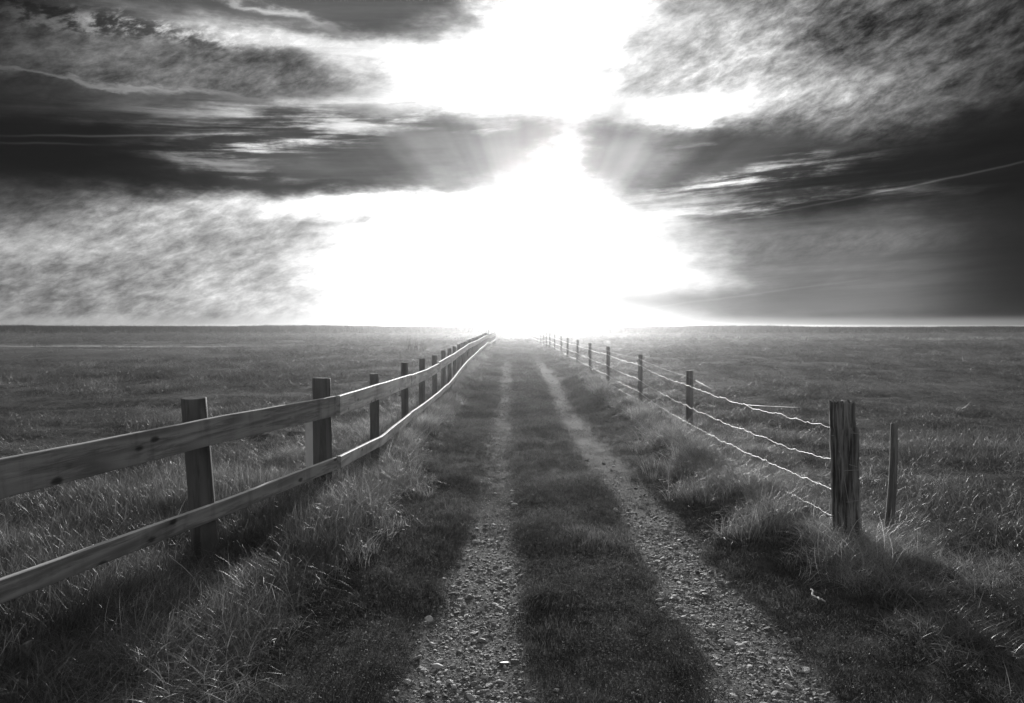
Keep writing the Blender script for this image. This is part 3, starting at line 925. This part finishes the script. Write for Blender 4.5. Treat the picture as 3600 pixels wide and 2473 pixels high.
for px, lab in ((1707, 'leftmost of the three thin pale posts far off where the rail fence ends'), (1714, 'middle one of the three thin pale posts far off where the rail fence ends'), (1721, 'rightmost of the three thin pale posts far off where the rail fence ends')):
    t = at(px, 1160, 96)
    g_ = gz(t.x, 96)
    o = round_post('gate_post', (t.x, 96, g_), (t.x, 96, max(t.z, g_ + .9)), 0.07, M_NEW, None, 10, 4)
    tag(o, lab, 'post', 'pale posts where the rail fence ends')

# ------------------------------------------------------------------ wire fence (right)
BX, BY = at(2975, 1900, 5.67).x, 5.67
wf = empty('wire_fence', (BX, BY, gz(BX, BY)), 'wire netting fence on thin posts with a weathered corner post, right of the lane', 'fence')
def old_post(name, base, top, r, parent):
    """squarish weathered strainer post, peeled and split"""
    base = Vector(base); top = Vector(top); ax = top - base
    ns, nr = 72, 90; vs = []; fs = []
    for i in range(nr + 1):
        f = -0.25 + 1.25 * i / nr; c = base + ax * f
        for k in range(ns):
            a = 2 * math.pi * k / ns
            sq = 1.0 / max(abs(math.cos(a)), abs(math.sin(a))) ** 0.45
            q = r * sq * 0.92
            # long vertical splits and flakes
            q *= 1 + 0.05 * mnoise.noise(Vector((math.cos(a) * 2.2, math.sin(a) * 2.2, f * 1.2)))
            rf = 0.5 + 0.5 * math.cos(a - math.pi * 1.12)       # rougher on the left face
            s = mnoise.noise(Vector((math.cos(a) * 9, math.sin(a) * 9, f * 2.6)))
            q -= r * 0.26 * rf * max(0, s); q += r * 0.06 * mnoise.noise(Vector((math.cos(a) * 1.5, math.sin(a) * 1.5, f * 6))) ; q -= r * 0.10 * max(0, mnoise.noise(Vector((math.cos(a) * 22, math.sin(a) * 22, f * 7))))
            # notch high on the right side, bulge at the left
            if f > 0.84: q *= 1 - 0.24 * max(0, math.cos(a))
            if 0.80 < f < 0.86: q *= 1 + 0.07 * max(0, -math.cos(a)) * mnoise.noise(Vector((0, 0, f * 30)))
            q *= 1 + 0.08 * max(0, 1 - f) * max(0, math.cos(a))
            z = 0
            if i == nr: z = 0.03 * mnoise.noise(Vector((math.cos(a) * 3, math.sin(a) * 3, 4))) + 0.015 * mnoise.noise(Vector((math.cos(a) * 11, math.sin(a) * 11, 9)))
            vs.append((c.x + q * math.cos(a), c.y + q * math.sin(a), c.z + z))
    for i in range(nr):
        for k in range(ns):
            a = i * ns + k; b = i * ns + (k + 1) % ns; fs.append((a, b, b + ns, a + ns))
    t0 = nr * ns; prev = t0
    for ring, (sc_, dz) in enumerate(((0.75, -0.012), (0.4, 0.006))):
        n0 = len(vs)
        for k in range(ns):
            v = Vector(vs[t0 + k]); v2 = Vector((top.x, top.y, v.z)) + (v - Vector((top.x, top.y, v.z))) * sc_
            vs.append((v2.x, v2.y, top.z + (v.z - top.z) * 0.6 + dz + 0.012 * mnoise.noise(Vector((k * .5, ring, 2)))))
        for k in range(ns):
            b = (k + 1) % ns; fs.append((prev + k, prev + b, n0 + b, n0 + k))
        prev = n0
    fs.append(tuple(prev + k for k in range(ns)))
    o = mesh_obj(name, [Vector(v) - base for v in vs], fs, M_OLD, None, smooth=True)
    o.location = base; o.parent = parent; o.matrix_parent_inverse = Matrix.Translation(parent.location).inverted()
    return o
pt = at(2965, 1412, BY); pb = at(2976, 1925, BY)
ep = old_post('corner_post', (pb.x, BY, pb.z - 0.05), (pt.x, BY, pt.z), 0.098, wf)
tag(ep, 'thick split and flaking corner post at the near end of the wire')
# posts: picture x of each post -> place along the line
R_POST = [(2425, 1304, 12.1, 0.047), (2252, 1248, 16.7, 0.042), (2138, 1219, 22.1, 0.045), (2074, 1206.5, 27.1, 0.046), (2031, 1195.7, 32.0, 0.045),
          (1996, 1189, 37.4, .05), (1973, 1182, 42.2, .045), (1950, 1175.5, 48, .045), (1933.5, 1171, 53.7, .05), (1922, 1171, 58, .05),
          (1912, 1176, 63, .05), (1900.6, 1179.5, 69.6, .05), (1891, 1181.5, 76, .05), (1882, 1180.5, 84, .05), (1875.5, 1180.5, 90.6, .05), (1869, 1179.5, 97.5, .055),
          (1862.6, 1179, 107, .055), (1856.5, 1177, 117, .06), (1851, 1175.5, 126, .06), (1845, 1173.5, 140, .065), (1840, 1171.5, 154, .07), (1835, 1169.5, 171, .075), (1830, 1168, 192, .08)]
posts = [(Vector((pb.x, BY, 0)), (1.02, .865, .63, .43, .24))]
for i, (px, py, d, w) in enumerate(R_POST):
    t = at(px, py, d)
    x = t.x; gzv = gz(x, d)
    H = max(t.z, gzv + 0.75)
    lean = random.uniform(-0.015, 0.015)
    nsd = 4 if i < 5 else 6
    o = round_post('post', (x - lean, d, gzv - 0.03), (x, d, H), w * (1.15 if nsd == 4 else 0.95), M_STAKE, wf, nsd if i > 4 else 10, 6, 1.0, 0.03, 0.05, seed=i * 1.9)
    if d < 14: z = (.84, .707, .394, .148, .0)
    elif d < 19: z = (.93, .80, .50, .246, .07)
    else: z = tuple(H - k for k in (.10, .20, .50, .76, .95))
    posts.append((Vector((x, d, 0)), z))
def crimped(name, li, rad, mat, crimp, sag, k0=0, k1=16, step=0.05):
    pts = []; rr = []
    for j in range(k0, k1):
        a, za = posts[j]; b, zb = posts[j + 1]
        off = 0.1 if j == 0 else 0.066
        A = Vector((a.x - off, a.y - 0.01, za[li])); Bv = Vector((b.x - 0.066, b.y - 0.01, zb[li]))
        L = (Bv - A).length; n = max(6, int(L / (step if j < 4 else 0.25)))
        for i in range(n + (1 if j == k1 - 1 else 0)):
            f = i / n
            p = A.lerp(Bv, f)
            p.z -= sag * 4 * f * (1 - f)
            if crimp:
                s = f * L
                cd_ = crimp * (1 if j < 6 else 1)
                p.z += cd_ * (1.4 * mnoise.noise(Vector((s * 3.2, li * 7.7, j * 3.0))) + 0.6 * (mnoise.noise(Vector((s * 9, li * 3.7, j)))))
                if (s % 0.30) < step: p.z += 0.006
            pts.append(p); rr.append(rad * max(1.0, p.y / 11.0))
    return tube(name, pts, rr, mat, wf, 6)
tag(crimped('barbed_wire', 0, 0.0017, M_RUSTW, 0.004, 0.02, 1), 'thin barbed strand along the top')
# the strand dips to a tie on the netting, then runs level to the corner post
kink = at(2620, 1424, 9.0)
a, za = posts[1]
tube('barbed_wire', [Vector((a.x - .04, a.y, za[0])), kink.lerp(Vector((a.x - .04, a.y, za[0])), .5) + Vector((0, 0, -0.01)), kink], 0.0019, M_RUSTW, wf, 4)
bb = at(2918, 1434, BY + 0.02)
tube('barbed_wire', [kink, kink.lerp(bb, .33) + Vector((0, 0, -.006)), kink.lerp(bb, .66) + Vector((0, 0, -.008)), bb], 0.0019, M_RUSTW, wf, 4)
barbs_v = []
for li, cr in ((1, .014), (2, .015), (3, .015)):
    crimped('net_wire', li, 0.0021, M_WIRE, cr, 0.03)
crimped('net_wire', 4, 0.0016, M_WIRE, .012, 0.03, 0, 4)
# upright stays of the netting: one sparse part
def stays():
    vs = []; fs = []
    r = random.Random(4)
    for j in range(0, 4):
        a, za = posts[j]; b, zb = posts[j + 1]
        L = (b - a).length; n = int(L / 0.5)
        for i in range(1, n):
            f = i / n
            zt = za[1] * (1 - f) + zb[1] * f - 0.12 * f * (1 - f); zb_ = za[4] * (1 - f) + zb[4] * f
            p = a.lerp(b, f); p.x -= 0.05
            path = [Vector((p.x + r.gauss(0, .006), p.y + r.gauss(0, .01), zt + (zb_ - zt) * q / 6)) for q in range(7)]
            i0 = len(vs); w = 0.0014
            for q in path:
                vs += [q + Vector((-w, 0, 0)), q + Vector((w, 0, 0)), q + Vector((0, w * 1.7, 0))]
            vs = []; fs = []; i0 = 0
            for q in path:
                vs += [q + Vector((-w, 0, 0)), q + Vector((w, 0, 0)), q + Vector((0, w * 1.7, 0))]
            for q in range(6):
                for k in range(3):
                    aa = i0 + q * 3 + k; bb_ = i0 + q * 3 + (k + 1) % 3
                    fs.append((aa, bb_, bb_ + 3, aa + 3))
            mesh_obj('net_stay', vs, fs, M_RUSTW, wf)
    pass
stays()
# loops of wire round the corner post and a loose end
def on_post(px, py, out=0.108): 
    p = at(px, py, BY - out); return p
for (y_, x0, x1, bow) in ((1523, 2990, 3022, 2), (1656, 2960, 3030, -4), (1766, 2975, 3030, -8), (1864, 2960, 3030, 0)):
    pts = []
    for i in range(9):
        f = i / 8; px = x0 + (x1 - x0) * f
        dd = 0.112 - 0.05 * max(0, f - .7) / .3
        pts.append(on_post(px, y_ + bow * f, dd))
    tube('tie_wire', pts, 0.0022, M_RUSTW, wf, 5)
pts = [on_post(x, y, 0.115) for x, y in ((2950, 1585), (2962, 1620), (2968, 1680), (2978, 1740), (2990, 1800), (2995, 1860), (2998, 1905))]
tube('tie_wire', pts, 0.0022, M_RUSTW, wf, 5)
pts = [on_post(x, y, 0.115) for x, y in ((2986, 1634), (3000, 1638), (3014, 1642))]
tube('tie_wire', pts, 0.0022, M_RUSTW, wf, 5)
for x, y in ((2928, 1532), (2998, 1520), (2965, 1657), (2985, 1768), (2996, 1863)):
    p = on_post(x, y, 0.114)
    tube('staple', [p + Vector((-.008, 0, 0)), p + Vector((0, -.006, .003)), p + Vector((.008, 0, 0))], 0.002, M_RUSTW, wf, 5)

# ------------------------------------------------------------------ free-standing stake
tp = at(3144, 1492, 5.9); bs = at(3118, 1930, 5.9)
st = round_post('wooden_stake', (bs.x, 5.9, bs.z), (tp.x, 5.9, tp.z), 0.036, M_STAKE, None, 24, 26, 0.74, 0.05, 0.15, seed=2.2)
for v in st.data.vertices:   # crooked, as cut from a branch
    f = v.co.z / (tp.z - bs.z)
    v.co.x += 0.012 * math.sin(f * 3.3) + 0.004 * mnoise.noise(Vector((0, 0, v.co.z * 9)))
tag(st, 'thin crooked wooden stake standing free, right of the thick corner post', 'stake')
# low stub at the bottom left
p = at(70, 2300, 3.55)
q = at(95, 2240, 3.5)
stub = round_post('wooden_stub', (p.x, 3.55, gz(p.x, 3.55) + 0.02), (q.x, 3.5, gz(p.x, 3.55) + 0.17), 0.022, M_STAKE, None, 10, 8, 0.9, 0.05, 0.3, seed=6)
tag(stub, 'short pale wooden stub leaning in grass below the rail fence, bottom left', 'stub')

# ------------------------------------------------------------------ pale stones, twigs, flowers
def ground_hit(px, py):
    lo, hi = 1.5, 200.0
    for _ in range(50):
        mid = (lo + hi) / 2; p = at(px, py, mid)
        if p.z > gz(p.x, p.y): lo = mid
        else: hi = mid
    p = at(px, py, lo); return Vector((p.x, p.y, gz(p.x, p.y)))
def stone(px, py, wpx, flat, label, seed, mat=M_PALE):
    p = ground_hit(px, py); s = wpx * p.y / FPX / 2
    bm = bmesh.new(); bmesh.ops.create_icosphere(bm, subdivisions=3, radius=1.0)
    r = random.Random(seed)
    for _ in range(12):
        n = Vector((r.gauss(0, 1), r.gauss(0, 1), r.gauss(0, 1))).normalized(); d = r.uniform(0.6, 0.85)
        for v in bm.verts:
            e = v.co.dot(n) - d
            if e > 0: v.co -= n * e
    for v in bm.verts:
        v.co += v.co.normalized() * 0.05 * mnoise.noise(v.co * 3)
        v.co = Vector((v.co.x * s * 1.1, v.co.y * s * 0.8, v.co.z * s * flat))
    me = bpy.data.meshes.new('stone'); bm.to_mesh(me); bm.free(); me.materials.append(mat)
    o = bpy.data.objects.new('stone', me); C.objects.link(o); o.location = p + Vector((0, 0, s * flat * 0.4)); o.rotation_euler = (0.1, 0.05, r.uniform(-.3, .3))
    tag(o, label, 'stone', 'loose stones on the lane')
M_MID = simple('mid_grey_stone', 0.4, 0.7)
M_DARKS = simple('dark_flint', 0.05, 0.5)
stone(1810, 1777, 26, 0.45, 'small white stone in turf beyond the left gravel rut, farthest of the pale stones', 1)
stone(1674, 1907, 30, 0.35, 'flat white stone at the far end of the left gravel rut', 2)
stone(1702, 1907, 18, 0.35, 'smaller white stone touching the right side of the flat white one', 3)
stone(1995, 2132, 12, 0.9, 'little white stone on the dark turf between the ruts', 4)
stone(2048, 2134, 28, 0.5, 'grey stone lying in the middle strip beside a little white stone', 5, M_MID)
stone(2405, 2175, 28, 0.5, 'pale stone at the left edge of the right gravel rut', 6, M_MID)
stone(2375, 2178, 24, 0.5, 'duller stone just left of the pale one at the right rut edge', 7, M_MID)
stone(2455, 2252, 28, 0.5, 'round grey stone in the right rut, left side, near the viewer', 8, M_MID)
stone(2604, 2272, 42, 0.3, 'broad flat grey stone in the middle of the right rut', 9, M_MID)
stone(1775, 2337, 42, 0.3, 'broad dark flint in the left rut', 10, M_DARKS)
stone(1955, 2430, 24, 0.6, 'pale stone on turf at the right edge of the left rut, nearest the viewer', 11, M_MID)
stone(1535, 2345, 46, 0.3, 'flat grey slab of stone on the left side of the left rut', 12, M_MID)
stone(2605, 2145, 30, 0.5, 'pale rounded stone at the right side of the right rut', 13, M_MID)
stone(1518, 2268, 26, 0.5, 'grey stone on the left margin of the left rut', 14, M_MID)

def twig(pxs, up, rad, label, name='twig', cat='twig', jag=0.0):
    base = [ground_hit(x, y) for x, y in pxs]
    pts = []
    for i in range(len(base) - 1):
        for k in range(5): pts.append(base[i].lerp(base[i + 1], k / 5) + Vector((random.gauss(0, jag), random.gauss(0, jag), up + abs(random.gauss(0, jag)))))
    pts.append(base[-1] + Vector((0, 0, up)))
    n = len(pts)
    o = tube(name, pts, [rad * (0.5 + 0.5 * math.sin(math.pi * (0.15 + 0.8 * i / n))) for i in range(n)], M_TWIG, None, 6)
    tag(o, label, cat)
twig([(2852, 2112), (2858, 2135), (2880, 2150), (2900, 2158)], 0.07, 0.007, 'bleached curved root scrap lying on grass below the corner post', jag=0.004)
twig([(2765, 2358), (2778, 2375), (2788, 2400)], 0.02, 0.003, 'thin pale twig lying across the right gravel rut')
def stalk(pts3, rad, label):
    P = [at(x, y, d) for x, y, d in pts3]
    out_ = []
    for i in range(len(P) - 1):
        for k in range(5):
            a = P[max(i - 1, 0)]; b = P[i]; c = P[i + 1]; d = P[min(i + 2, len(P) - 1)]; t = k / 5
            out_.append(0.5 * ((2 * b) + (c - a) * t + (2 * a - 5 * b + 4 * c - d) * t * t + (3 * b - a - 3 * c + d) * t ** 3))
    out_.append(P[-1])
    n = len(out_)
    o = tube('grass_stalk', out_, [rad * (1 - 0.5 * i / n) for i in range(n)], M_TWIG, None, 5)
    tag(o, label, 'stalk', 'bent bleached stalks by the rail fence')
stalk([(745, 2175, 4.45), (700, 2110, 4.5), (703, 2080, 4.6), (690, 2045, 4.65), (650, 2000, 4.7), (600, 1960, 4.75)], 0.0032, 'long bright bent stalk arching before the nearest full fence post')
stalk([(530, 2080, 4.7), (545, 2030, 4.7), (560, 2000, 4.72), (572, 1982, 4.75)], 0.0028, 'short bright stalk left of the arching one before the fence')
stalk([(430, 2265, 4.1), (400, 2220, 4.15), (375, 2190, 4.2), (360, 2160, 4.25)], 0.0026, 'bleached stalk lying low in the grass at the lower left')

M_STEM = simple('flower_stem', 0.12, 0.7)
def flower(px, py, d, wpx, label, kind='daisy'):
    head = at(px, py, d); g = gz(head.x, d)
    if head.z < g + 0.02: head = ground_hit(px, py) + Vector((0, 0, 0.07))
    g = gz(head.x, head.y)
    r_ = wpx * head.y / FPX / 2
    root = empty('wild_flower', (head.x, head.y, g), label, 'flower', 'white wild flowers in the grass')
    tube('stem', [Vector((head.x + .01, head.y, g - .01)), Vector((head.x + .006, head.y, (g + head.z) / 2)), head], 0.0015, M_STEM, root, 4)
    vs = []; fs = []
    n = 11
    for k in range(n):
        a = 2 * math.pi * k / n; w = 0.22
        i0 = len(vs)
        for rr, ww, zz_ in ((0.2, .1, 0), (0.65, w, .1), (1.0, .12, .28)):
            for s in (-1, 1):
                vs.append(head + Vector((math.cos(a) * rr - s * ww * math.sin(a), math.sin(a) * rr * .8 + s * ww * math.cos(a) - 0.1, zz_ + math.sin(a) * .6 * rr)) * r_)
        fs += [(i0, i0 + 1, i0 + 3, i0 + 2), (i0 + 2, i0 + 3, i0 + 5, i0 + 4)]
    mesh_obj('petals', vs, fs, M_PETAL, root)
    bm = bmesh.new(); bmesh.ops.create_uvsphere(bm, u_segments=10, v_segments=6, radius=r_ * 0.32, matrix=Matrix.Translation(head + Vector((0, -.1 * r_, .05 * r_))))
    me = bpy.data.meshes.new('flower_centre'); bm.to_mesh(me); bm.free(); me.materials.append(M_EYE)
    o = bpy.data.objects.new('flower_centre', me); C.objects.link(o); o.parent = root; o.matrix_parent_inverse = Matrix.Translation(root.location).inverted()
FL = [(3230, 1677, 7.4, 14, 'largest white flower head, standing alone right of the wooden stake'),
      (3062, 1615, 8.2, 9, 'white flower between the corner post and the wooden stake'),
      (3387, 1625, 8.2, 7, 'white flower high in the right field, above the flower cluster'),
      (3208, 1616, 8.0, 7, 'white flower in the field just above the largest flower head'),
      (3332, 2048 - 100, 5.6, 7, 'lone white flower low in the field right of the stake'),
      (645, 2380, 3.6, 13, 'biggest white flower in the low grass at the bottom left'),
      (560, 2374, 3.6, 9, 'small white flower left of the biggest one at the bottom left'),
      (758, 2373, 3.6, 8, 'small white flower right of the biggest one at the bottom left'),
      (595, 2403, 3.5, 8, 'white flower below and between its neighbours at the bottom left'),
      (24, 2130, 4.1, 13, 'white flower at the left picture edge under the lower rail'),
      (183, 2142, 4.1, 8, 'white flower under the lower rail, right of the edge one')]
for k in FL: flower(*k)
rr_ = random.Random(3)
CL = [(3483, 1739), (3495, 1720), (3510, 1733), (3527, 1722), (3549, 1722), (3556, 1736), (3568, 1741), (3535, 1749), (3480 + 30, 1750), (3531, 1693), (3572, 1735), (3494, 1757)]
CLn = ['leftmost white flower of the cluster at the right edge', 'small flower up and right of the leftmost in the right edge cluster', 'flower a third of the way along the right edge cluster',
       'flower at the middle top of the right edge cluster', 'high flower on the right half of the right edge cluster', 'flower below the high one on the right half of the edge cluster',
       'lowest flower at the right end of the edge cluster', 'low flower right of centre in the right edge cluster', 'low flower left of centre in the right edge cluster',
       'topmost flower standing apart above the right edge cluster', 'rightmost flower of the cluster at the right edge', 'bottom flower at the left end of the right edge cluster']
for (x, y), l in zip(CL, CLn): flower(x, y, 7.0, 8.5, l)

# ------------------------------------------------------------------ haze
HAZE_TOP = 2.3
def haze():
    m, N, out = new_mat('haze')
    v = N.n.new('ShaderNodeVolumePrincipled')
    v.inputs['Color'].default_value = (0.95, 0.95, 0.95, 1)
    v.inputs['Density'].default_value = 0.0014
    v.inputs['Anisotropy'].default_value = 0.93
    N.l.new(v.outputs[0], out.inputs['Volume'])
    x, y0, y1, z0, z1 = 2600, -100, 3300, -2.2, HAZE_TOP
    vs = [(a, b, c) for c in (z0, z1) for b in (y0, y1) for a in (-x, x)]
    fs = [(0, 2, 3, 1), (4, 5, 7, 6), (0, 1, 5, 4), (2, 6, 7, 3), (0, 4, 6, 2), (1, 3, 7, 5)]
    o = mesh_obj('haze', vs, fs, m)
    tag(o, kind='stuff')
haze()
